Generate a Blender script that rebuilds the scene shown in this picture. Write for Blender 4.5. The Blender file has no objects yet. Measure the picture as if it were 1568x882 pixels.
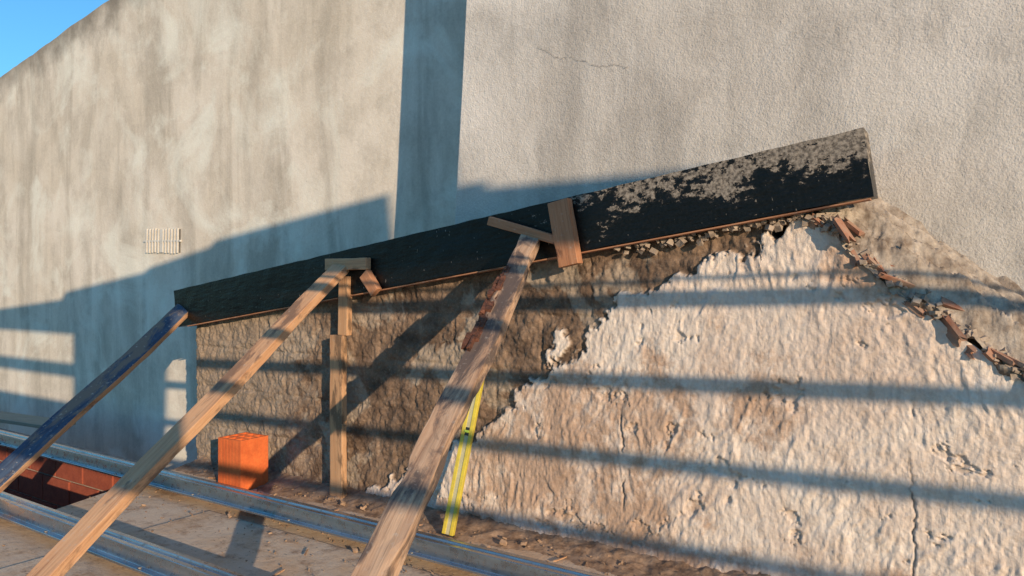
import bpy, math, random
from mathutils import Vector, Matrix, noise
random.seed(7)
sc=bpy.context.scene
TH=math.radians(34); H=0.9; D=2.25
SA=math.radians(60); SE=math.radians(12)
YB=.65   # depth of the recessed neighbouring wall
# ---------------------------------------------------------------- helpers
def link(ob,parent=None):
    sc.collection.objects.link(ob)
    if parent: ob.parent=parent
    return ob
def mesh_ob(name,verts,faces,mat=None,smooth=False,parent=None):
    me=bpy.data.meshes.new(name); me.from_pydata([tuple(v) for v in verts],[],faces); me.update()
    ob=bpy.data.objects.new(name,me)
    if mat: me.materials.append(mat)
    if smooth:
        for p in me.polygons: p.use_smooth=True
    return link(ob,parent)
def box_geo(x0,x1,y0,y1,z0,z1):
    v=[(x0,y0,z0),(x1,y0,z0),(x1,y1,z0),(x0,y1,z0),(x0,y0,z1),(x1,y0,z1),(x1,y1,z1),(x0,y1,z1)]
    f=[(0,3,2,1),(4,5,6,7),(0,1,5,4),(1,2,6,5),(2,3,7,6),(3,0,4,7)]
    return v,f
def join_geo(lst):
    V=[];F=[]
    for v,f in lst:
        o=len(V); V+=v; F+=[tuple(i+o for i in q) for q in f]
    return V,F
def bevel(ob,w,s=2):
    m=ob.modifiers.new('bev','BEVEL'); m.width=w; m.segments=s; m.limit_method='ANGLE'
def prism_xz(poly,y0,y1):
    n=len(poly)
    V=[(x,y0,z) for x,z in poly]+[(x,y1,z) for x,z in poly]
    F=[tuple(range(n)),tuple(range(2*n-1,n-1,-1))]
    for i in range(n):
        j=(i+1)%n; F.append((j,i,i+n,j+n))
    return V,F
class NT:
    def __init__(s,name):
        s.m=bpy.data.materials.new(name); s.m.use_nodes=True; s.t=s.m.node_tree; s.t.nodes.clear()
        s.out=s.t.nodes.new('ShaderNodeOutputMaterial'); s.b=s.t.nodes.new('ShaderNodeBsdfPrincipled')
        s.t.links.new(s.b.outputs[0],s.out.inputs[0]); s.tc=s.t.nodes.new('ShaderNodeTexCoord')
    def l(s,a,b): s.t.links.new(a,b)
    def mp(s,scale=(1,1,1),rot=(0,0,0)):
        n=s.t.nodes.new('ShaderNodeMapping'); n.inputs['Scale'].default_value=scale; n.inputs['Rotation'].default_value=rot
        s.l(s.tc.outputs['Object'],n.inputs[0]); return n.outputs[0]
    def nz(s,vec,scale,det=6,rough=.6,dist=0):
        n=s.t.nodes.new('ShaderNodeTexNoise'); n.inputs['Scale'].default_value=scale; n.inputs['Detail'].default_value=det
        n.inputs['Roughness'].default_value=rough; n.inputs['Distortion'].default_value=dist
        s.l(vec,n.inputs['Vector']); return n.outputs[0]
    def ramp(s,fac,stops):
        n=s.t.nodes.new('ShaderNodeValToRGB'); cr=n.color_ramp
        while len(cr.elements)<len(stops): cr.elements.new(.5)
        for e,(p,c) in zip(cr.elements,stops):
            e.position=p; e.color=(c,c,c,1) if not isinstance(c,tuple) else (*c,1)
        s.l(fac,n.inputs[0]); return n.outputs[0]
    def mix(s,fac,a,b,mode='MIX'):
        n=s.t.nodes.new('ShaderNodeMix'); n.data_type='RGBA'; n.blend_type=mode
        for sock,v in ((n.inputs[0],fac),(n.inputs[6],a),(n.inputs[7],b)):
            if isinstance(v,(int,float)): sock.default_value=v if sock==n.inputs[0] else (v,v,v,1)
            elif isinstance(v,tuple): sock.default_value=(*v,1)
            else: s.l(v,sock)
        return n.outputs[2]
    def math(s,op,a,b=0.):
        n=s.t.nodes.new('ShaderNodeMath'); n.operation=op
        for i,v in enumerate((a,b)):
            if isinstance(v,(int,float)): n.inputs[i].default_value=v
            else: s.l(v,n.inputs[i])
        return n.outputs[0]
    def attr(s,name):
        n=s.t.nodes.new('ShaderNodeAttribute'); n.attribute_name=name; return n
    def bump(s,hs,first=None):
        prev=None
        for h,st,di in hs:
            n=s.t.nodes.new('ShaderNodeBump'); n.inputs['Strength'].default_value=st; n.inputs['Distance'].default_value=di
            s.l(h,n.inputs['Height'])
            if prev: s.l(prev,n.inputs['Normal'])
            prev=n.outputs[0]
        s.l(prev,s.b.inputs['Normal'])
    def fin(s,col,rough=.85,metal=0.):
        if isinstance(col,tuple): s.b.inputs['Base Color'].default_value=(*col,1)
        else: s.l(col,s.b.inputs['Base Color'])
        if isinstance(rough,(int,float)): s.b.inputs['Roughness'].default_value=rough
        else: s.l(rough,s.b.inputs['Roughness'])
        s.b.inputs['Metallic'].default_value=metal
        return s.m
# ---------------------------------------------------------------- materials
def stucco(name,base,dark,warm,bumpd,streak,topdark=False):
    n=NT(name); o=n.mp((1,1,1))
    big=n.nz(o,1.1,6,.6,.5); st=n.nz(n.mp((2.2,2.2,.42)),1.5,7,.6,.8); st2=n.nz(n.mp((9,9,.8)),1.6,5,.6,.2); med=n.nz(o,5,7,.65); fine=n.nz(o,90,4,.6)
    c=n.mix(n.ramp(big,[(.38,0.),(.62,1.)]),base,warm)
    c=n.mix(n.math('MULTIPLY',n.ramp(st,[(.46,0.),(.66,1.)]),streak),c,dark)
    c=n.mix(n.math('MULTIPLY',n.math('MULTIPLY',n.ramp(st2,[(.5,0.),(.7,1.)]),n.ramp(big,[(.4,0.),(.6,1.)])),streak*.5),c,dark)
    c=n.mix(n.math('MULTIPLY',n.ramp(med,[(.48,0.),(.7,1.)]),.5),c,dark)
    c=n.mix(n.math('MULTIPLY',n.ramp(n.nz(o,1.8,6,.6,.8),[(.50,0.),(.64,1.)]),.7),c,tuple(min(.84,k*1.2) for k in base))
    c=n.mix(.3,c,n.ramp(fine,[(.3,.22),(.7,.82)]),'SOFT_LIGHT')
    if topdark:
        a=n.attr('top').outputs['Fac']
        f=n.math('MULTIPLY',n.ramp(n.math('ADD',a,n.math('MULTIPLY',n.math('SUBTRACT',med,.5),.9)),[(.5,0.),(1.,1.)]),.7)
        c=n.mix(f,c,(.15,.135,.115))
    v=n.t.nodes.new('ShaderNodeTexVoronoi'); v.inputs['Scale'].default_value=14; n.l(o,v.inputs['Vector'])
    pits=n.ramp(v.outputs['Distance'],[(.02,1.),(.05,0.)])
    pf=n.math('MULTIPLY',pits,n.ramp(n.nz(o,3,2),[(.53,0.),(.6,1.)]))
    c=n.mix(n.math('MULTIPLY',pf,.7),c,(.08,.075,.07))
    n.bump([(n.nz(o,150,3,.6),.6,bumpd),(n.nz(o,45,4,.6),.5,bumpd*1.4),(n.nz(o,4,3),.4,.015)])
    return n.fin(c,.92)
M_left=stucco('stucco_cream',(.78,.72,.63),(.40,.36,.30),(.68,.61,.51),.0022,.75,True)
M_right=stucco('stucco_grey',(.64,.615,.58),(.35,.33,.305),(.57,.535,.49),.0048,.7)

def mat_rough():
    n=NT('old_plaster'); o=n.mp()
    a=n.attr('mk'); sep=n.t.nodes.new('ShaderNodeSeparateColor'); n.l(a.outputs['Color'],sep.inputs[0])
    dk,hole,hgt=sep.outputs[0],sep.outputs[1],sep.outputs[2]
    brn=n.attr('brn').outputs['Fac']
    big=n.nz(o,2.2,5,.6,.4); med=n.nz(o,11,7,.7); fi=n.nz(o,110,5,.7); st=n.nz(n.mp((24,24,5),(0,.3,0)),1.5,6,.6,.5)
    light=n.mix(n.ramp(big,[(.38,0.),(.62,1.)]),(.77,.69,.62),(.66,.54,.46))
    light=n.mix(n.math('MULTIPLY',n.ramp(med,[(.50,0.),(.72,1.)]),.65),light,(.46,.34,.26))
    light=n.mix(n.math('MULTIPLY',n.ramp(st,[(.35,1.),(.5,0.)]),.35),light,(.40,.31,.25))
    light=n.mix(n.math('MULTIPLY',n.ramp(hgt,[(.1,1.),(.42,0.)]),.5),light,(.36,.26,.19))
    bf=n.ramp(n.math('ADD',brn,n.math('MULTIPLY',n.math('SUBTRACT',med,.5),2.2)),[(.35,0.),(.75,.8)])
    light=n.mix(bf,light,n.mix(st,(.32,.195,.13),(.52,.36,.26)))
    darkc=n.mix(n.ramp(med,[(.35,0.),(.7,1.)]),(.080,.050,.034),(.29,.20,.14))
    darkc=n.mix(n.ramp(big,[(.48,0.),(.62,1.)]),darkc,(.24,.165,.115))
    darkc=n.mix(n.ramp(n.nz(o,5,5,.65),[(.52,0.),(.62,.6)]),darkc,(.085,.057,.042))
    darkc=n.mix(n.ramp(n.nz(o,3.1,5,.6,.6),[(.56,0.),(.60,.7)]),darkc,(.37,.31,.25))
    darkc=n.mix(n.ramp(fi,[(.57,0.),(.8,.6)]),darkc,(.40,.31,.23))
    sx=n.t.nodes.new('ShaderNodeSeparateXYZ'); n.l(o,sx.inputs[0])
    lf=n.ramp(n.math('ADD',n.math('MULTIPLY',n.math('ADD',sx.outputs[0],2.5),-2.),n.math('MULTIPLY',n.math('SUBTRACT',med,.5),3.)),[(.0,0.),(.7,.7)])
    darkc=n.mix(lf,darkc,n.mix(med,(.22,.175,.135),(.40,.32,.25)))
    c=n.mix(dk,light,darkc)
    c=n.mix(.35,c,n.ramp(fi,[(.3,.18),(.7,.85)]),'SOFT_LIGHT')
    c=n.mix(hole,c,(.03,.02,.016))
    n.bump([(fi,.5,.004),(n.nz(o,40,5,.65),.5,.008),(n.nz(n.mp((60,60,14),(0,.3,0)),1,5,.6,.4),.5,.006)])
    return n.fin(c,.95)
M_rough=mat_rough()

def wood(name,c1,c2,c3,stain=None,stain_amt=0.,rough=.8,dust=.5):
    n=NT(name)
    g=n.nz(n.mp((1.6,28,28)),2.2,8,.65,.6); fine=n.nz(n.mp((6,160,160)),1,4,.6); bl=n.nz(n.mp((3,9,9)),1.5,6,.65,.5)
    c=n.ramp(g,[(.25,c3),(.42,c1),(.62,c2),(.8,c3)])
    c=n.mix(n.math('MULTIPLY',n.ramp(fine,[(.5,0.),(.75,1.)]),.5),c,c3)
    if stain:
        c=n.mix(n.ramp(bl,[(.60-stain_amt,0.),(.67-stain_amt*.8,.9)]),c,stain)
    c=n.mix(n.math('MULTIPLY',n.ramp(n.nz(n.mp((1,1,1)),70,4),[(.6,0.),(.75,1.)]),dust),c,(.46,.42,.37))
    v=n.t.nodes.new('ShaderNodeTexVoronoi'); v.inputs['Scale'].default_value=1.; n.l(n.mp((4.5,11,11)),v.inputs['Vector'])
    c=n.mix(n.math('MULTIPLY',n.ramp(v.outputs['Distance'],[(.08,1.),(.16,0.)]),.75),c,(.10,.05,.03))
    n.bump([(g,.5,.003),(fine,.5,.0015)])
    return n.fin(c,rough)
M_w_new=wood('raw_timber',(.54,.30,.165),(.62,.38,.22),(.25,.125,.068),(.20,.12,.08),.07)
M_w_post=wood('batten_timber',(.48,.27,.145),(.56,.34,.19),(.21,.11,.06),(.16,.10,.06),.07)
M_w_old=wood('weathered_timber',(.43,.27,.175),(.55,.38,.26),(.10,.065,.05),(.075,.06,.06),.15)
M_w_red=wood('reddish_timber',(.40,.18,.09),(.48,.24,.13),(.18,.07,.035),(.12,.06,.04),.05)
M_w_grey=wood('grey_plank',(.30,.28,.21),(.36,.33,.24),(.17,.16,.11))
M_blue=wood('blue_painted_timber',(.035,.062,.12),(.06,.10,.17),(.06,.045,.04),(.24,.18,.135),.13,.8,1.)
def mat_bark():
    n=NT('bark'); o=n.mp((1,3,3)); a=n.nz(o,22,6,.7)
    n.bump([(a,1,.006)]); return n.fin(n.ramp(a,[(.35,(.035,.015,.01)),(.6,(.16,.06,.035)),(.75,(.30,.15,.09))]),.9)
M_bark=mat_bark()
def mat_beam():
    n=NT('flaking_black_paint'); o=n.mp()
    a=n.nz(n.mp((1,1,1.5)),30,9,.72,.3); b=n.nz(o,90,4,.6); c3=n.nz(n.mp((1.0,1,1.6)),5.0,5,.65,.6)
    w=n.attr('wear').outputs['Fac']
    f=n.math('ADD',n.math('MULTIPLY',a,.65),n.math('MULTIPLY',w,.22))
    f=n.math('ADD',f,n.math('MULTIPLY',c3,.60))
    m=n.ramp(f,[(.825,0.),(.84,1.)])
    tan=n.mix(n.ramp(b,[(.4,0.),(.6,1.)]),(.10,.09,.08),(.32,.285,.245))
    col=n.mix(n.ramp(b,[(.4,0.),(.8,1.)]),(.003,.003,.003),(.010,.0095,.010))
    col=n.mix(n.math('MULTIPLY',n.ramp(f,[(.77,0.),(.83,1.)]),.5),col,(.030,.027,.025))
    col=n.mix(m,col,tan)
    spk=n.ramp(n.nz(n.mp((1,1,.35)),110,2),[(.70,0.),(.74,1.)])
    col=n.mix(n.math('MULTIPLY',spk,.6),col,(.38,.34,.29))
    n.bump([(m,.5,.0015),(b,.4,.002),(n.nz(n.mp((1,1,3)),16,6,.65),.5,.005)])
    n.b.inputs['Specular IOR Level'].default_value=.30
    return n.fin(col,n.ramp(m,[(0,.32),(1,.9)]))
M_beam=mat_beam()
def mat_galv():
    n=NT('galvanised_steel'); o=n.mp((.6,8,8)); a=n.nz(o,4,5,.6); b=n.nz(n.mp(),40,4)
    c=n.mix(n.ramp(a,[(.35,0.),(.65,1.)]),(.36,.38,.41),(.60,.61,.62)); c=n.mix(n.ramp(b,[(.60,0.),(.72,.7)]),c,(.32,.26,.20))
    n.bump([(a,.15,.003)]); return n.fin(c,n.ramp(b,[(.3,.20),(.7,.42)]),.95)
M_galv=mat_galv()
def mat_ply():
    n=NT('dusty_plywood'); o=n.mp(); g=n.nz(n.mp((2,14,1)),2,7,.6,1.); b=n.nz(o,4,8,.7,.4); f=n.nz(o,120,4,.7)
    c=n.ramp(g,[(.3,(.50,.33,.20)),(.5,(.64,.46,.30)),(.7,(.55,.38,.245))])
    c=n.mix(n.ramp(b,[(.40,0.),(.60,.9)]),c,(.66,.54,.41))
    c=n.mix(n.ramp(n.nz(o,9,7,.72),[(.52,0.),(.66,.8)]),c,(.30,.18,.11))
    c=n.mix(n.ramp(f,[(.58,0.),(.72,.9)]),c,(.70,.62,.52))
    c=n.mix(n.ramp(n.nz(o,60,4,.7),[(.62,0.),(.68,.8)]),c,(.16,.11,.08))
    n.bump([(f,.5,.004),(n.nz(o,35,5,.7),.5,.006),(n.nz(o,6,5,.6),.4,.012)]); return n.fin(c,.9)
M_ply=mat_ply()
def mat_simple(name,c1,c2,sc_,bd=.004,rough=.9,metal=0.):
    n=NT(name); a=n.nz(n.mp(),sc_,6,.65); b=n.nz(n.mp(),sc_*6,4)
    c=n.mix(n.ramp(a,[(.35,0.),(.65,1.)]),c1,c2); c=n.mix(.3,c,n.ramp(b,[(.3,.2),(.7,.8)]),'SOFT_LIGHT')
    n.bump([(a,.5,bd),(b,.4,bd*.5)]); return n.fin(c,rough,metal)
M_clay=mat_simple('orange_clay',(.72,.17,.045),(.56,.12,.032),14,.0012)
M_clay_d=mat_simple('red_clay',(.34,.085,.045),(.26,.06,.035),18,.004)
M_mortar=mat_simple('mortar',(.26,.21,.17),(.42,.35,.29),14,.01)
M_dirt=mat_simple('mortar_rubble',(.17,.105,.065),(.42,.29,.195),18,.010)
M_cap=mat_simple('grey_cement_cap',(.48,.42,.355),(.17,.13,.10),16,.016)
M_tile=mat_simple('old_roof_tile',(.30,.115,.065),(.34,.25,.19),12,.006)
M_vent=mat_simple('vent_plastic',(.70,.68,.64),(.58,.56,.52),20,.001,.5)
M_vshade=mat_simple('vent_gap_shade',(.13,.125,.115),(.20,.19,.17),20,.001,.8)
M_crack=mat_simple('crack_shade',(.30,.285,.265),(.38,.36,.34),20,.001,.9)
M_yel=mat_simple('yellow_enamel',(.66,.54,.06),(.50,.41,.06),30,.001,.5)
M_alu=mat_simple('dull_aluminium',(.50,.48,.30),(.42,.40,.26),30,.001,.5)
M_black=mat_simple('black_plastic',(.02,.02,.02),(.03,.03,.03),12,.0006,.4)
M_ground=mat_simple('ground_soil',(.18,.14,.10),(.24,.19,.14),1.,.05)
M_steel=mat_simple('painted_steel',(.20,.20,.20),(.26,.25,.24),6,.001,.5,.4)
M_glass=NT('vial_liquid').fin((.55,.75,.10),.15)

# ---------------------------------------------------------------- ground
mesh_ob('ground',[(-400,-400,-3),(400,-400,-3),(400,400,-3),(-400,400,-3)],[(0,1,2,3)],M_ground)

# ---------------------------------------------------------------- neighbour walls
def ztop(x): 
    return 3.054+(x+5.609)*.156+ .014*noise.noise(Vector((x*3,0,0)))+.008*noise.noise(Vector((x*14,3,0)))
def left_wall():
    xs=[-16+i*.06 for i in range(int(14.2/.06)+1)]; V=[];F=[];A=[]
    offs=[None,0.9,.45,.22,.10,.03,0]
    m=len(offs)
    for x in xs:
        zt=ztop(x)
        for o in offs:
            z=-3 if o is None else zt-o
            V.append((x,YB,z)); A.append(0. if o is None else max(0,1-o/.9)**2)
    n=len(xs)
    for i in range(n-1):
        for j in range(m-1):
            a=i*m+j; F.append((a,a+m,a+m+1,a+1))
    base=len(V)
    for x in xs: V.append((x,YB+.25,ztop(x))); A.append(1.)
    for i in range(n-1):
        F.append((i*m+m-1,(i+1)*m+m-1,base+i+1,base+i))
    b2=len(V)
    for x in xs: V.append((x,YB+.25,-3)); A.append(0.)
    for i in range(n-1): F.append((base+i,base+i+1,b2+i+1,b2+i))
    ob=mesh_ob('neighbouring_house_wall',V,F,M_left)
    at=ob.data.attributes.new('top','FLOAT','POINT')
    at.data.foreach_set('value',A)
left_wall()
poly=[(-2.22,-3),(6,-3),(6,4.2),(-1.76,4.2),(-1.885,2.1),(-1.91,1.7),(-1.935,1.35),(-1.95,1.1)]
v,f=prism_xz(poly,.2,YB+.25)
rw=mesh_ob('rendered_house_wall',v,f,M_right); bevel(rw,.006)
def ribbon(name,pts,w,y,mat,parent=None):
    V=[];F=[]
    for i,(x,z) in enumerate(pts):
        ww=w*(.4+random.random()); V+=[(x,y,z-ww/2),(x,y,z+ww/2)]
        if i: a=2*i; F.append((a-2,a,a+1,a-1))
    return mesh_ob(name,V,F,mat,parent=parent)
pts=[];x,z=-1.53,1.84
for i in range(60):
    pts.append((x,z)); x+=.0065; z+=random.uniform(-.008,.005)
ribbon('crack',pts,.0018,.197,M_crack,rw)

# ---------------------------------------------------------------- beam
BL=(-3.61,.886); BR=(-.333,1.337)
mb=(BR[1]-BL[1])/(BR[0]-BL[0]); ang=math.atan(mb)
def beam_top(x): return BL[1]+(x-BL[0])*mb
def beam():
    L=math.hypot(BR[0]-BL[0],BR[1]-BL[1]); n=170; hgt=.19; V=[];F=[];A=[]
    prof=[(-.045,-hgt),(-.045,-hgt*.75),(-.045,-hgt*.5),(-.045,-hgt*.25),(-.045,0),(.035,0),(.035,-hgt)]
    m=len(prof)
    for i in range(n+1):
        s=L*i/n
        for k,(y,h) in enumerate(prof):
            w=noise.noise(Vector((s*3,h*9,1)))*.003+noise.noise(Vector((s*18,h*30,5)))*.0015
            hh=h+(noise.noise(Vector((s*11,k*3.,9)))*.003 if h in(0,-hgt) else 0)
            sx=s+(0.006*noise.noise(Vector((h*30,0,0))) if i in(0,n) else 0)
            V.append((sx,y+w,hh))
            xw=BL[0]+s*math.cos(ang)
            A.append(min(1,max(0,(xw+1.5)/.35))*(.25+.75*min(1,(1+h/hgt)*1.15)) - .8*max(0,min(1,(-1.4-xw)/.3)))
    for i in range(n):
        for k in range(m):
            a=i*m+k;b=i*m+(k+1)%m; F.append((a,a+m,b+m,b))
    F.append(tuple(range(m))); F.append(tuple(range(n*m+m-1,n*m-1,-1)))
    ob=mesh_ob('black_roof_beam',V,F,M_beam)
    ob.location=(BL[0],0,BL[1]); ob.rotation_euler=(0,-ang,0)
    at=ob.data.attributes.new('wear','FLOAT','POINT'); at.data.foreach_set('value',A)
    v,f=box_geo(.1,L-.01,-.049,-.02,-hgt-.008,-hgt-.004)
    mesh_ob('timber_edge_strip',v,f,M_w_red,parent=ob)
beam()

# ---------------------------------------------------------------- rough wall
XE0,XE1=-3.5,.7
gpts=[(-.62,1.12),(-.52,1.125),(-.44,1.09),(-.39,1.02),(-.293,.92),(-.199,.85),(-.08,.75),(.03,.657),(.5,.26),(1.0,-.05)]
def lerp(pts,x):
    if x<=pts[0][0]: return pts[0][1]
    for (a,b),(c,d) in zip(pts,pts[1:]):
        if x<=c: return b+(d-b)*(x-a)/(c-a)
    return pts[-1][1]
def wtop(x):
    bt=beam_top(x)-.19
    if x<-.62: return bt+.03
    return max(lerp(gpts,x),-.04)+.012*noise.noise(Vector((x*20,0,0)))
bpts=[(.095,-2.11),(.30,-1.77),(.52,-1.47),(.72,-1.28),(.87,-1.056),(.92,-.875),(1.086,-.59),(1.2,-.4)]
def xb(z): 
    if z<.095: return -2.11-(.095-z)*2
    return lerp(bpts,z)
def sstep(a,b,x):
    t=min(1,max(0,(x-a)/(b-a))); return t*t*(3-2*t)
def fb(x,y,z,o=4):
    return noise.fractal(Vector((x,y,z)),.6,2.1,o)
cracks=[[(-.215,.62),(-.225,.45),(-.215,.2),(-.21,-.02)],[(-1.08,.56),(-1.07,.35),(-1.07,.12),(-1.0,-.02)]]
def crackd(x,z):
    r=0
    for c in cracks:
        for (x0,z0),(x1,z1) in zip(c,c[1:]):
            if z1<=z<=z0:
                xc=x0+(x1-x0)*(z0-z)/(z0-z1)+.022*noise.noise(Vector((0,z*12,4)))+.006*noise.noise(Vector((0,z*60,4)))
                g=sstep(-.3,.15,noise.noise(Vector((x0*5,z*9,9))))
                r=max(r,(1-abs(x-xc)/.0045)*g)
    return max(0,r)
ORI=[(math.cos(a),math.sin(a),k*7.3) for k,a in enumerate((.12,.50,-.22))]
def strokes(x,z):
    # trowel-thrown render: three stroke directions, each dominant in its own patches
    wx=.018*noise.noise(Vector((x*9,z*9,51))); wz=.018*noise.noise(Vector((x*9,z*9,57)))
    tot=0;ws=0
    for c,s,sd in ORI:
        w=max(0.,noise.noise(Vector((x*3.6,z*3.6,sd)))+.22)**2+1e-4
        if w<.004: continue
        xr=(x+wx)*c-(z+wz)*s; zr=(x+wx)*s+(z+wz)*c
        n1=noise.noise(Vector((xr*30,zr*8.5,3+sd))); n2=noise.noise(Vector((xr*72,zr*22,8+sd)))
        br=sstep(-.25,.15,noise.noise(Vector((xr*14,zr*7,15+sd))))
        tot+=w*(((1-abs(n1)*2.2)*.0060)*br+(1-abs(n2)*2)*.0028); ws+=w
    return tot/ws if ws>0 else 0.
blobs=[(-.98,.47,.20),(-1.30,.45,.22),(-1.45,.25,.30),(-1.05,.12,.22),(-.62,.55,.12),(-.25,.08,.10),(-.35,.95,.10)]
def rough_wall():
    nx,nz=1150,270; V=[];F=[];C=[];B=[]
    for i in range(nx+1):
        x=XE0+(XE1-XE0)*i/nx
        zt=wtop(x); zb=-.06
        for j in range(nz+1):
            z=zb+(zt-zb)*j/nz
            e=fb(x*7,z*7,0,5)*.13+noise.noise(Vector((x*30,z*30,2)))*.025
            dk=1-sstep(-.02,.02,x-xb(z)+e)
            hgt=0.;cr=0;br=0
            if dk<1:
                for bx_,bz_,rr in blobs: br=max(br,1-math.hypot(x-bx_,z-bz_)/rr*.6)
                br=max(br,1-(z+.02)/.16)
                gate=sstep(-.40,.20,noise.noise(Vector((x*3.3,z*3.3,11))))
                chip=sstep(.52,.60,fb(x*5,z*6,20,6))
                lt=strokes(x,z)*(.35+.65*gate)+noise.noise(Vector((x*4,z*4,1)))*.003+fb(x*45,z*36,1,4)*.0022-chip*.007
                cr=crackd(x,z)
                lt-=cr*.008
                hgt=lt*(1-dk)
            if dk>0:
                bz=(z/.2)%1; row=math.floor(z/.2); bx=((x+row*.2)/.4)%1
                jn=max(0,1-min(bz,1-bz)*.2/.012,1-min(bx,1-bx)*.4/.012)
                dd=-.014+fb(x*16,z*16,5,5)*.009+noise.noise(Vector((x*45,z*32,6)))*.004-jn*.005
                hgt+=dd*dk
            hole=sstep(.030,.020,math.hypot((x+.575)*1.1,(z-1.075))+.008*noise.noise(Vector((x*60,z*60,0))))
            hgt-=hole*.06
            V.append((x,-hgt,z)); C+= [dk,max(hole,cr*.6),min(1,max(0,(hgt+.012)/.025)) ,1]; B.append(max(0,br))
    m=nz+1
    for i in range(nx):
        for j in range(nz):
            a=i*m+j; F.append((a,a+m,a+m+1,a+1))
    def app(x,y,z,dk=1.):
        V.append((x,y,z)); C.extend([dk,0,.5,1]); B.append(0); return len(V)-1
    bk=[app(XE0,.19,V[j][2]) for j in range(m)]
    for j in range(nz): F.append((j,j+1,bk[j+1],bk[j]))
    prev=None
    for i in range(nx+1):
        x=XE0+(XE1-XE0)*i/nx; a=i*m+nz
        if x<-.60:
            b=app(x,.19,V[a][2])
            if prev: F.append((prev[0],a,b,prev[1]))
            prev=(a,b)
    ob=mesh_ob('old_plaster_wall',V,F,M_rough,True)
    ca=ob.data.color_attributes.new('mk','FLOAT_COLOR','POINT'); ca.data.foreach_set('color',C)
    at=ob.data.attributes.new('brn','FLOAT','POINT'); at.data.foreach_set('value',B)
    bkp=[(-.64,1.24),(-.45,1.25),(-.337,1.177),(-.15,1.035),(.03,.89),(.5,.50),(1.0,.10)]
    V=[];F=[];nx2,ny=420,44
    for i in range(nx2+1):
        x=-.63+1.33*i/nx2
        z0=wtop(x); z1=lerp(bkp,x)
        for j in range(ny+1):
            t=j/ny; y=-.012+.215*t
            prof=sstep(0,.35,t)*.45+.55*t
            z=z0+(z1-z0)*prof+fb(x*14,y*14,3,6)*.022*(1.15-t)+.006*noise.noise(Vector((x*60,y*60,0)))
            q=(t*3.6+.45*noise.noise(Vector((x*5,0,0))))%1
            z+=.022*sstep(.45,.52,q)
            if t>.9: z+=.018*(t-.9)*10*max(0,noise.noise(Vector((x*22,5,0)))+.3)
            V.append((x-(.02*t),y,z-.006))
    m=ny+1
    for i in range(nx2):
        for j in range(ny):
            a=i*m+j; F.append((a,a+m,a+m+1,a+1))
    mesh_ob('mortar_verge',V,F,M_cap,True)
rough_wall()

def chunk(c,s,flat=1.,rnd=.35,rot=None):
    v,f=box_geo(-.5,.5,-.5,.5,-.5,.5)
    R=Matrix.Rotation(random.uniform(0,6.28),3,'Z')@Matrix.Rotation(random.uniform(-.6,.6),3,'X')@Matrix.Rotation(random.uniform(-.6,.6),3,'Y')
    if rot: R=rot
    out=[]
    for p in v:
        p=Vector(p)+Vector([random.uniform(-rnd,rnd)*.5 for _ in range(3)])
        p=Vector((p.x*s[0],p.y*s[1],p.z*s[2])); out.append(tuple(R@p+Vector(c)))
    return out,f
def curved_shard(c,r,L,a0,a1,th,R):
    V=[];n=6
    for k in range(n+1):
        a=a0+(a1-a0)*k/n
        for rr in (r,r-th):
            for e in (0,1):
                l=(L if e else 0)+random.uniform(-.012,.012)
                V.append(tuple(R@Vector((l,rr*math.cos(a),rr*math.sin(a)))+Vector(c)))
    F=[]
    for k in range(n):
        a=k*4;b=a+4
        F+=[(a,a+1,b+1,b),(a+2,b+2,b+3,a+3),(a,b,b+2,a+2),(a+1,a+3,b+3,b+1)]
    F+=[(0,2,3,1),(n*4,n*4+1,n*4+3,n*4+2)]
    return V,F
G=[]
for row,(yo,zo,st_) in enumerate(((0.,0.,.034),(.04,.030,.05))):
    x=-.50
    while x<.6:
        z=wtop(x)+zo
        R=Matrix.Rotation(.75+random.uniform(-.4,.4),3,'Y')@Matrix.Rotation(random.uniform(-.6,.6),3,'Z')@Matrix.Rotation(random.uniform(-.7,.6),3,'X')
        a0=random.uniform(.1,.9)
        G.append(curved_shard((x,yo+random.uniform(-.025,.02),z-.018+random.uniform(-.012,.010)),random.uniform(.028,.050),random.uniform(.025,.085),a0,a0+random.uniform(.8,1.6),.012,R))
        x+=random.uniform(.4,1.5)*st_
v,f=join_geo(G); mesh_ob('broken_roof_tiles',v,f,M_tile)
G=[]
for i in range(700):
    x=random.uniform(-.62,.5); t=random.random()**1.4
    z0=wtop(x)
    s=random.uniform(.004,.018); G.append(chunk((x,-.016+.2*t,z0+.19*t+.006),(s*1.5,s,s*.7)))
for i in range(90):
    x=random.uniform(-1.1,-.42); s=random.uniform(.005,.018); zt=min(wtop(x),beam_top(x)-.2)
    G.append(chunk((x,-.012+random.uniform(-.01,.015),zt-abs(random.gauss(0,.012))),(s*1.4,s,s)))
v,f=join_geo(G); mesh_ob('verge_rubble',v,f,M_mortar)
V=[];F=[];nx,ny=500,44
for i in range(nx+1):
    x=-3.45+4.15*i/nx
    w=.12+.05*noise.noise(Vector((x*2,0,0))); hh=.035+.025*noise.noise(Vector((x*2.6,5,0)))
    for j in range(ny+1):
        t=j/ny; y=.01-t*w*1.6
        z=hh*(1-t)**1.8+fb(x*14,y*14,1,5)*.011*(1-t*.8)-.008*sstep(.6,1,t)+.002
        V.append((x,y,z))
m=ny+1
for i in range(nx):
    for j in range(ny):
        a=i*m+j; F.append((a,a+1,a+m+1,a+m))
mesh_ob('debris_mound',V,F,M_dirt,True)
G=[]
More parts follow.
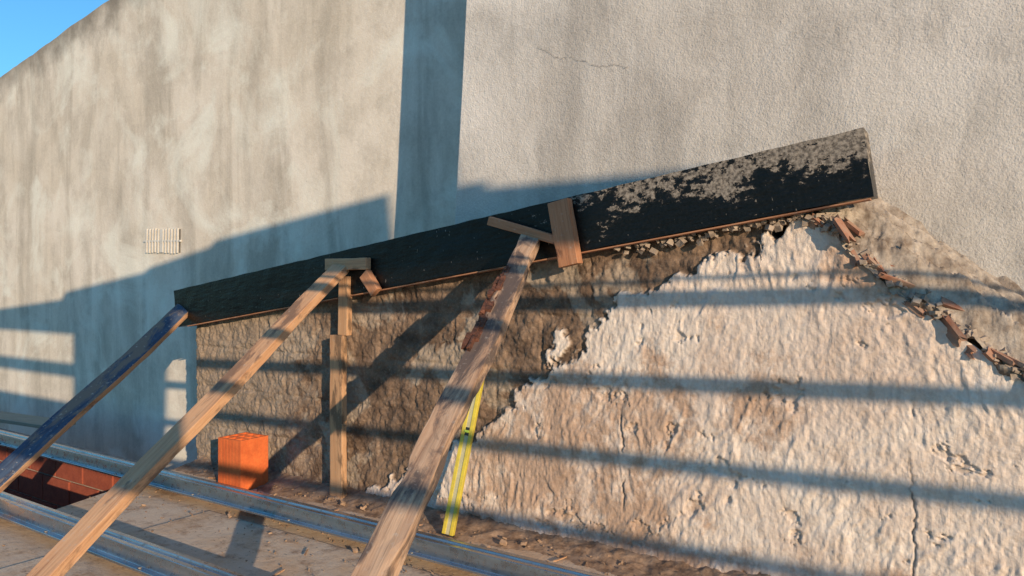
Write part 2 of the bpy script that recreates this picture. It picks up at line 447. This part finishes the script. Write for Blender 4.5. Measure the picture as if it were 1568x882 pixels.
for i in range(1100):
    x=random.uniform(-3.3,.6); y=-abs(random.gauss(0,.34))-.05
    if y<-1.5: continue
    s=random.choice([random.uniform(.002,.005)]*9+[random.uniform(.007,.015)])
    G.append(chunk((x,y,s*.35+(.012 if y>-.15 else (.013 if y<-.47 and -2.66<x<-1.2 else 0))),(s*1.5,s,s*.7)))
v,f=join_geo(G); mesh_ob('scattered_rubble',v,f,M_dirt)
G=[]
for i in range(50):
    x=random.uniform(-3.3,.2); y=-abs(random.gauss(0,.3))-.12
    l=random.uniform(.02,.06); R=Matrix.Rotation(random.uniform(0,3.14),3,'Z')
    G.append(chunk((x,y,.006+(.013 if y<-.47 and -2.66<x<-1.2 else 0)),(l,.005,.003),rot=R))
v,f=join_geo(G); mesh_ob('wood_splinters',v,f,M_w_post)

# ---------------------------------------------------------------- deck
def deck():
    poly=[(-3.52,.05),(-3.22,-.80),(-3.9,-.93),(-3.9,-2.6),(.2,-2.6),(.2,.05)]
    n=len(poly); V=[(x,y,-.001) for x,y in poly]+[(x,y,-.02) for x,y in poly]
    F=[tuple(range(n)),tuple(range(2*n-1,n-1,-1))]+[(i,i+n,(i+1)%n+n,(i+1)%n) for i in range(n)]
    ob=mesh_ob('plywood_deck',V,F,M_ply)
    v,f=box_geo(-2.66,-1.2,-2.5,-.47,.001,.009); s=mesh_ob('plywood_sheet',v,f,M_ply,parent=ob); bevel(s,.003)
    v,f=box_geo(.2,1.6,-2.6,.05,-.02,-.001); mesh_ob('plywood_sheet_right',v,f,M_ply,parent=ob)
deck()
# ---------------------------------------------------------------- brick parapet (left)
def parapet():
    e=bpy.data.objects.new('brick_parapet',None); link(e)
    v,f=box_geo(-7.5,-2.9,-.27,-.12,-.9,-.012); mesh_ob('mortar_core',v,f,M_mortar,parent=e)
    G=[];r=0;z=-.9
    while z<-.05:
        x=-7.5+(.15 if r%2 else 0)
        while x<-2.95:
            h=.14; j=random.uniform(-.003,.003)
            G.append(box_geo(x,min(x+.29,-2.9),-.283+j,-.2,z+.003,min(z+h+.004,-.016))); x+=.30
        z+=.152; r+=1
    v,f=join_geo(G); b=mesh_ob('bricks',v,f,M_clay_d,parent=e); bevel(b,.004)
    v,f=box_geo(-7.5,-3.0,-2.4,-.29,-.62,-.6); mesh_ob('lower_slab',v,f,M_dirt,parent=e)
    v,f=box_geo(-6.2,-3.24,-1.02,-.90,-.6,-.03); b=mesh_ob('bricks_front',v,f,M_clay_d,parent=e); bevel(b,.004)
parapet()
v,f=box_geo(-.9,.9,-.07,.07,-.012,.012); g=mesh_ob('grey_plank',v,f,M_w_grey); g.location=(-5.75,-.05,.03); g.rotation_euler=(.1,-.02,.05); bevel(g,.003)

# ---------------------------------------------------------------- metal channels
def channel(name,x0,x1,y,z):
    t=.003; n=60; h=.046
    pts=[(-.060,.006),(-.060,0),(-.034,0),(-.028,h),(-.010,h),(-.006,h-.010),(.006,h-.010),(.010,h),(.028,h),(.034,0),(.060,0),(.060,.006),
         (.063,.006),(.063,-t),(.031,-t),(.025,h-t),(.012,h-t),(.008,h-.010-t),(-.008,h-.010-t),(-.012,h-t),(-.025,h-t),(-.031,-t),(-.063,-t),(-.063,.006)]
    m=len(pts);V=[];F=[]
    for i in range(n+1):
        x=x0+(x1-x0)*i/n
        for a,b in pts: V.append((x,a,b+.0015*noise.noise(Vector((x*2,y,0)))))
    for i in range(n):
        for k in range(m):
            a=i*m+k;b=i*m+(k+1)%m; F.append((a,b,b+m,a+m))
    ob=mesh_ob(name,V,F,M_galv); ob.location=(0,y,z); bevel(ob,.0015,2)
    G=[]
    x=x0+.2
    while x<x1:
        vv=[];k=6
        for zz in(0,.004):
            for q in range(k): vv.append((x+.006*math.cos(q*6.283/k),-.047+.006*math.sin(q*6.283/k),.001+zz))
        G.append((vv,[tuple(range(k,2*k))]+[(q,(q+1)%k,(q+1)%k+k,q+k) for q in range(k)])); x+=.6
    v,f=join_geo(G); mesh_ob('screws',v,f,M_steel,parent=ob)
    return ob
channel('metal_purlin',-7.2,1.4,-.41,.045)
channel('metal_purlin',-7.2,1.4,-.97,.045)
channel('metal_purlin',-7.2,1.4,-1.55,.045)

# ---------------------------------------------------------------- timbers
def batten(name,p0,p1,w,t,mat,roll=0.,wob=.004,up=Vector((0,0,1)),n=60,rag=0.,side=None):
    p0=Vector(p0);p1=Vector(p1); L=(p1-p0).length; X=(p1-p0)/L
    Y=up.cross(X).normalized(); Z=X.cross(Y)
    V=[];F=[];sd=random.uniform(0,50)
    q=[(-.5,-.5),(-.2,-.5),(.2,-.5),(.5,-.5),(.5,0),(.5,.5),(.2,.5),(-.2,.5),(-.5,.5),(-.5,0)]
    m=len(q)
    for i in range(n+1):
        s=L*i/n; by=wob*noise.noise(Vector((s*1.7,sd,0)))*2; bz=wob*noise.noise(Vector((s*1.7,sd,9)))
        for k,(a,b) in enumerate(q):
            cut=rag*noise.noise(Vector((s*9,k*1.7,sd)))+.0015*noise.noise(Vector((s*30,k*3.7,sd)))
            if rag and cut>0: cut*=1.6
            V.append((s,a*(w-max(0,cut))+by,b*(t-max(0,cut)*.4)+bz))
    for i in range(n):
        for k in range(m):
            a=i*m+k;b=i*m+(k+1)%m; F.append((a,a+m,b+m,b))
    F.append(tuple(range(m)));F.append(tuple(range(n*m+m-1,n*m-1,-1)))
    ob=mesh_ob(name,V,F,mat)
    if side:
        ob.data.materials.append(side)
        for i in range(n):
            for k in (3,4,8,9): ob.data.polygons[i*m+k].material_index=1
    R=Matrix((X,Y,Z)).transposed().to_4x4()@Matrix.Rotation(roll,4,'X')
    ob.matrix_world=Matrix.Translation(p0)@R
    bevel(ob,.0025)
    return ob
def along(a,b,t): return tuple(Vector(a)+(Vector(b)-Vector(a))*t)
a=(-3.52,-.05,.775);b=(-3.28,-.97,.15)
batten('timber_strut',along(a,b,-.03),along(a,b,1.25),.090,.030,M_blue,-.30,.007,side=M_w_new,rag=.006)
a=(-2.34,-.07,.985);b=(-2.086,-1.3,.177)
batten('timber_strut',along(a,b,0),along(a,b,1.17),.073,.035,M_w_new,-.05,.006,rag=.004)
a=(-1.39,-.07,1.06);b=(-.96,-1.27,.388)
batten('timber_strut',along(a,b,-.01),along(a,b,1.48),.068,.045,M_w_old,-.1,.010,rag=.018)
G=[]
Va=Vector(a);Vb=Vector(b)
for i in range(130):
    t=random.uniform(.16,.50); p=Va.lerp(Vb,t)+Vector((-.024,-.012,.012))+Vector([random.uniform(-.010,.014) for _ in range(3)])
    R=(Vb-Va).to_track_quat('X','Z').to_matrix()
    G.append(chunk(p,(random.uniform(.02,.06),random.uniform(.006,.018),random.uniform(.006,.018)),rot=R))
v,f=join_geo(G); mesh_ob('bark_strip',v,f,M_bark)
batten('timber_post',(-2.375,-.055,.0),(-2.375,-.055,.70),.075,.03,M_w_post,0,.002,up=Vector((0,-1,0)),rag=.004)
batten('timber_post',(-2.345,-.045,.70),(-2.335,-.05,.95),.055,.03,M_w_post,0,.002,up=Vector((0,-1,0)),n=20)
def cleat(c,L,w,t,mat,roty,rotz=0.):
    ob=batten('timber_cleat',(-L/2,0,0),(L/2,0,0),w,t,mat,math.pi/2,.001,n=14,rag=.004)
    ob.matrix_world=Matrix.Translation(c)@Matrix.Rotation(rotz,4,'Z')@Matrix.Rotation(roty,4,'Y')@Matrix.Rotation(math.pi/2,4,'X')@Matrix.Translation((-L/2,0,0))
    return ob
cleat((-2.306,-.065,1.0),.245,.05,.03,M_w_post,0)
cleat((-1.255,-.068,1.086),.225,.080,.035,M_w_red,math.radians(79))
cleat((-1.41,-.075,1.10),.31,.032,.028,M_w_red,math.radians(16),.05)
cleat((-2.17,-.066,.92),.10,.05,.03,M_w_red,math.radians(50))

# ---------------------------------------------------------------- hollow brick
def hollow_brick():
    x0,x1,y0,y1,h=0,.155,0,.15,.225; t=.009
    n=3
    xs=[x0+(x1-x0-t)*i/n for i in range(n+1)]; ys=[y0+(y1-y0-t)*i/n for i in range(n+1)]
    cx=sorted(sum([[a,a+t] for a in xs],[])); cy=sorted(sum([[a,a+t] for a in ys],[]))
    V=[];idx={}
    def P(i,j,k):
        if (i,j,k) not in idx: idx[(i,j,k)]=len(V); V.append((cx[i],cy[j],k*h))
        return idx[(i,j,k)]
    solid=lambda i,j: 0<=i<len(cx)-1 and 0<=j<len(cy)-1 and not(i%2==1 and j%2==1)
    F=[]
    for i in range(len(cx)-1):
        for j in range(len(cy)-1):
            if solid(i,j):
                F.append((P(i,j,1),P(i+1,j,1),P(i+1,j+1,1),P(i,j+1,1))); F.append((P(i,j,0),P(i,j+1,0),P(i+1,j+1,0),P(i+1,j,0)))
                if not solid(i-1,j): F.append((P(i,j,0),P(i,j,1),P(i,j+1,1),P(i,j+1,0)))
                if not solid(i+1,j): F.append((P(i+1,j,0),P(i+1,j+1,0),P(i+1,j+1,1),P(i+1,j,1)))
                if not solid(i,j-1): F.append((P(i,j,0),P(i+1,j,0),P(i+1,j,1),P(i,j,1)))
                if not solid(i,j+1): F.append((P(i,j+1,0),P(i,j+1,1),P(i+1,j+1,1),P(i+1,j+1,0)))
    ob=mesh_ob('hollow_clay_brick',V,F,M_clay); ob.location=(-2.965,-.225,.001); ob.rotation_euler=(0,0,.03)
    G=[box_geo(x1,x1+.0010,.012+.022*k,.022+.022*k,.004,.220) for k in range(6)]+[box_geo(.012+.022*k,.022+.022*k,-.0008,0.0,.004,.220) for k in range(6)]
    v,f=join_geo(G); mesh_ob('ribs',v,f,M_clay,parent=ob)
hollow_brick()

# ---------------------------------------------------------------- spirit level
def level():
    e=bpy.data.objects.new('spirit_level',None); link(e)
    L=.64; w=.044; t=.020
    v,f=join_geo([box_geo(-w/2,-w/2+.014,-t/2,t/2,0,L),box_geo(w/2-.014,w/2,-t/2,t/2,0,L)])
    b=mesh_ob('body',v,f,M_yel,parent=e); bevel(b,.0015)
    v,f=box_geo(-w/2+.014,w/2-.014,-t/2+.003,t/2-.003,0,L); mesh_ob('web',v,f,M_alu,parent=e)
    v,f=join_geo([box_geo(-w/2-.001,w/2+.001,-t/2-.001,t/2+.001,-.004,.001),box_geo(-w/2-.001,w/2+.001,-t/2-.001,t/2+.001,L-.002,L+.006)])
    mesh_ob('end_caps',v,f,M_black,parent=e)
    v,f=box_geo(-.008,.008,-t/2+.001,-t/2+.006,L*.56,L*.56+.03); mesh_ob('vial_window',v,f,M_black,parent=e)
    bpy.ops.mesh.primitive_cylinder_add(radius=.005,depth=.016,location=(0,-t/2,L*.56+.015),rotation=(0,math.pi/2,0)); c=bpy.context.object; c.name='vial'; c.data.materials.append(M_glass); c.parent=e
    p0=Vector((-1.685,-.165,.01)); p1=Vector((-1.625,-.045,.62)); Z=(p1-p0).normalized()
    X=Vector((1,.25,0)); X=(X-Z*X.dot(Z)).normalized(); Y=Z.cross(X)
    e.matrix_world=Matrix.Translation(p0)@Matrix((X,Y,Z)).transposed().to_4x4()
level()

# ---------------------------------------------------------------- vent
def vent():
    e=bpy.data.objects.new('vent_grille',None); link(e); e.location=(-4.878,YB,1.226); e.rotation_euler=(0,.03,0)
    W,Hh=.43,.16
    v,f=box_geo(-W/2,W/2,-.004,.01,-Hh/2,Hh/2); mesh_ob('gap_shade_plate',v,f,M_vshade,parent=e)  # flat dark plate on the wall, its colour stands for shade between bars
    G=[box_geo(-W/2-.012,W/2+.012,-.012,-.002,-.006,.006),box_geo(-.018,.018,-.014,-.003,-Hh/2,Hh/2)]
    for sgn in(-1,1):
        for k in range(5):
            x=sgn*(.045+.036*k); j=random.uniform(-.004,.004); G.append(box_geo(x-.007,x+.007,-.014,-.003,-Hh/2-.004+j,Hh/2+.004+j))
    v,f=join_geo(G); b=mesh_ob('bars',v,f,M_vent,parent=e)
vent()

# ---------------------------------------------------------------- structures behind the camera that throw the shadows
TX=math.tan(SA); TZ=math.tan(SE)/math.cos(SA)
def roof_frame():
    e=bpy.data.objects.new('roof_framework',None); link(e)
    G=[]; hh=1.77; sl=.03
    def bar(L,w,h):
        x0=.14; x1=9
        v,f=box_geo(x0,x1,-L-w,-L+w,-h,h)
        return [(x,y,z+hh+sl*(x-(-.5+TX*L))) for x,y,z in v],f
    for i,zw in enumerate((.875,.605,.345,.075)):
        G.append(bar((hh-zw)/TZ,.026,.018))
    G.append(bar((hh-.94)/TZ,.008,.005))
    v,f=join_geo(G); mesh_ob('purlins',v,f,M_steel,parent=e)
    G=[box_geo(8.8,8.9,-4.1,-1.9,1.85,1.9),box_geo(8.8,8.9,-4.1,-4.0,-3,1.85),box_geo(8.8,8.9,-2.0,-1.9,-3,1.85)]
    v,f=join_geo(G); mesh_ob('supports',v,f,M_steel,parent=e)
roof_frame()
def shadow_blocker():  # unseen screen added here, outline shaped to shade the neighbouring walls and beam
    L=4.4
    P=[(-.42,1.395),(-1.42,1.395),(-1.43,1.425),(-1.58,1.415),(-1.62,1.68),(-3.12,1.49),(-3.15,1.455),(-3.9,1.325),(-3.93,1.295),(-5.09,1.15),(-5.13,1.09),(-6.7,.96),
       (-7.5,.90),(-7.5,.82),(-4.95,.82),(-4.95,-.15),(-3.72,-.15),(-3.70,.74),(-2.6,.90),(-1.75,1.0),(-1.28,1.02),(-1.24,1.235),(-.42,1.345)]
    P=P[::-1]
    pp=[(x+TX*L,z+TZ*L) for x,z in P]
    G=[prism_xz(pp,-L-.03,-L)]
    for za,zb_ in((.48,.58),(-.2,.27)):
        G.append(box_geo(-7.5+TX*L,-4.951+TX*L,-L-.03,-L,za+TZ*L,zb_+TZ*L))
    G.append(box_geo(-7.56+TX*L,-7.501+TX*L,-L-.06,-L,-3,.9+TZ*L))
    v,f=join_geo(G); mesh_ob('added_shadow_screen',v,f,M_steel)
shadow_blocker()

# ---------------------------------------------------------------- light, sky, camera
w=bpy.data.worlds.new('World'); sc.world=w; w.use_nodes=True; t=w.node_tree
sky=t.nodes.new('ShaderNodeTexSky'); sky.sky_type='NISHITA'; sky.sun_disc=False; sky.sun_elevation=SE; sky.sun_rotation=math.pi-SA
sky.air_density=1.3; sky.dust_density=0.; sky.ozone_density=5.
mx=t.nodes.new('ShaderNodeMix'); mx.data_type='RGBA'; mx.blend_type='MULTIPLY'; mx.inputs[0].default_value=1; mx.inputs[7].default_value=(.85,1.28,1.38,1)
t.links.new(sky.outputs[0],mx.inputs[6])
bg=t.nodes['Background']; bg.inputs[1].default_value=.15; t.links.new(mx.outputs[2],bg.inputs[0])
sd=bpy.data.lights.new('sun','SUN'); sd.energy=5; sd.angle=math.radians(.3); sd.color=(1,.75,.49)
so=bpy.data.objects.new('sun',sd); link(so)
dr=Vector((-math.sin(SA)*math.cos(SE),math.cos(SA)*math.cos(SE),-math.sin(SE)))
so.rotation_euler=dr.to_track_quat('-Z','Y').to_euler()
cd=bpy.data.cameras.new('camera'); cd.lens=26; cd.sensor_width=36; cd.clip_end=2000; cd.clip_start=.05
co=bpy.data.objects.new('camera',cd); link(co); co.location=(0,-D,H); co.rotation_euler=(math.pi/2,0,TH)
sc.camera=co
sc.view_settings.view_transform='Standard'; sc.view_settings.look='None'; sc.view_settings.exposure=0
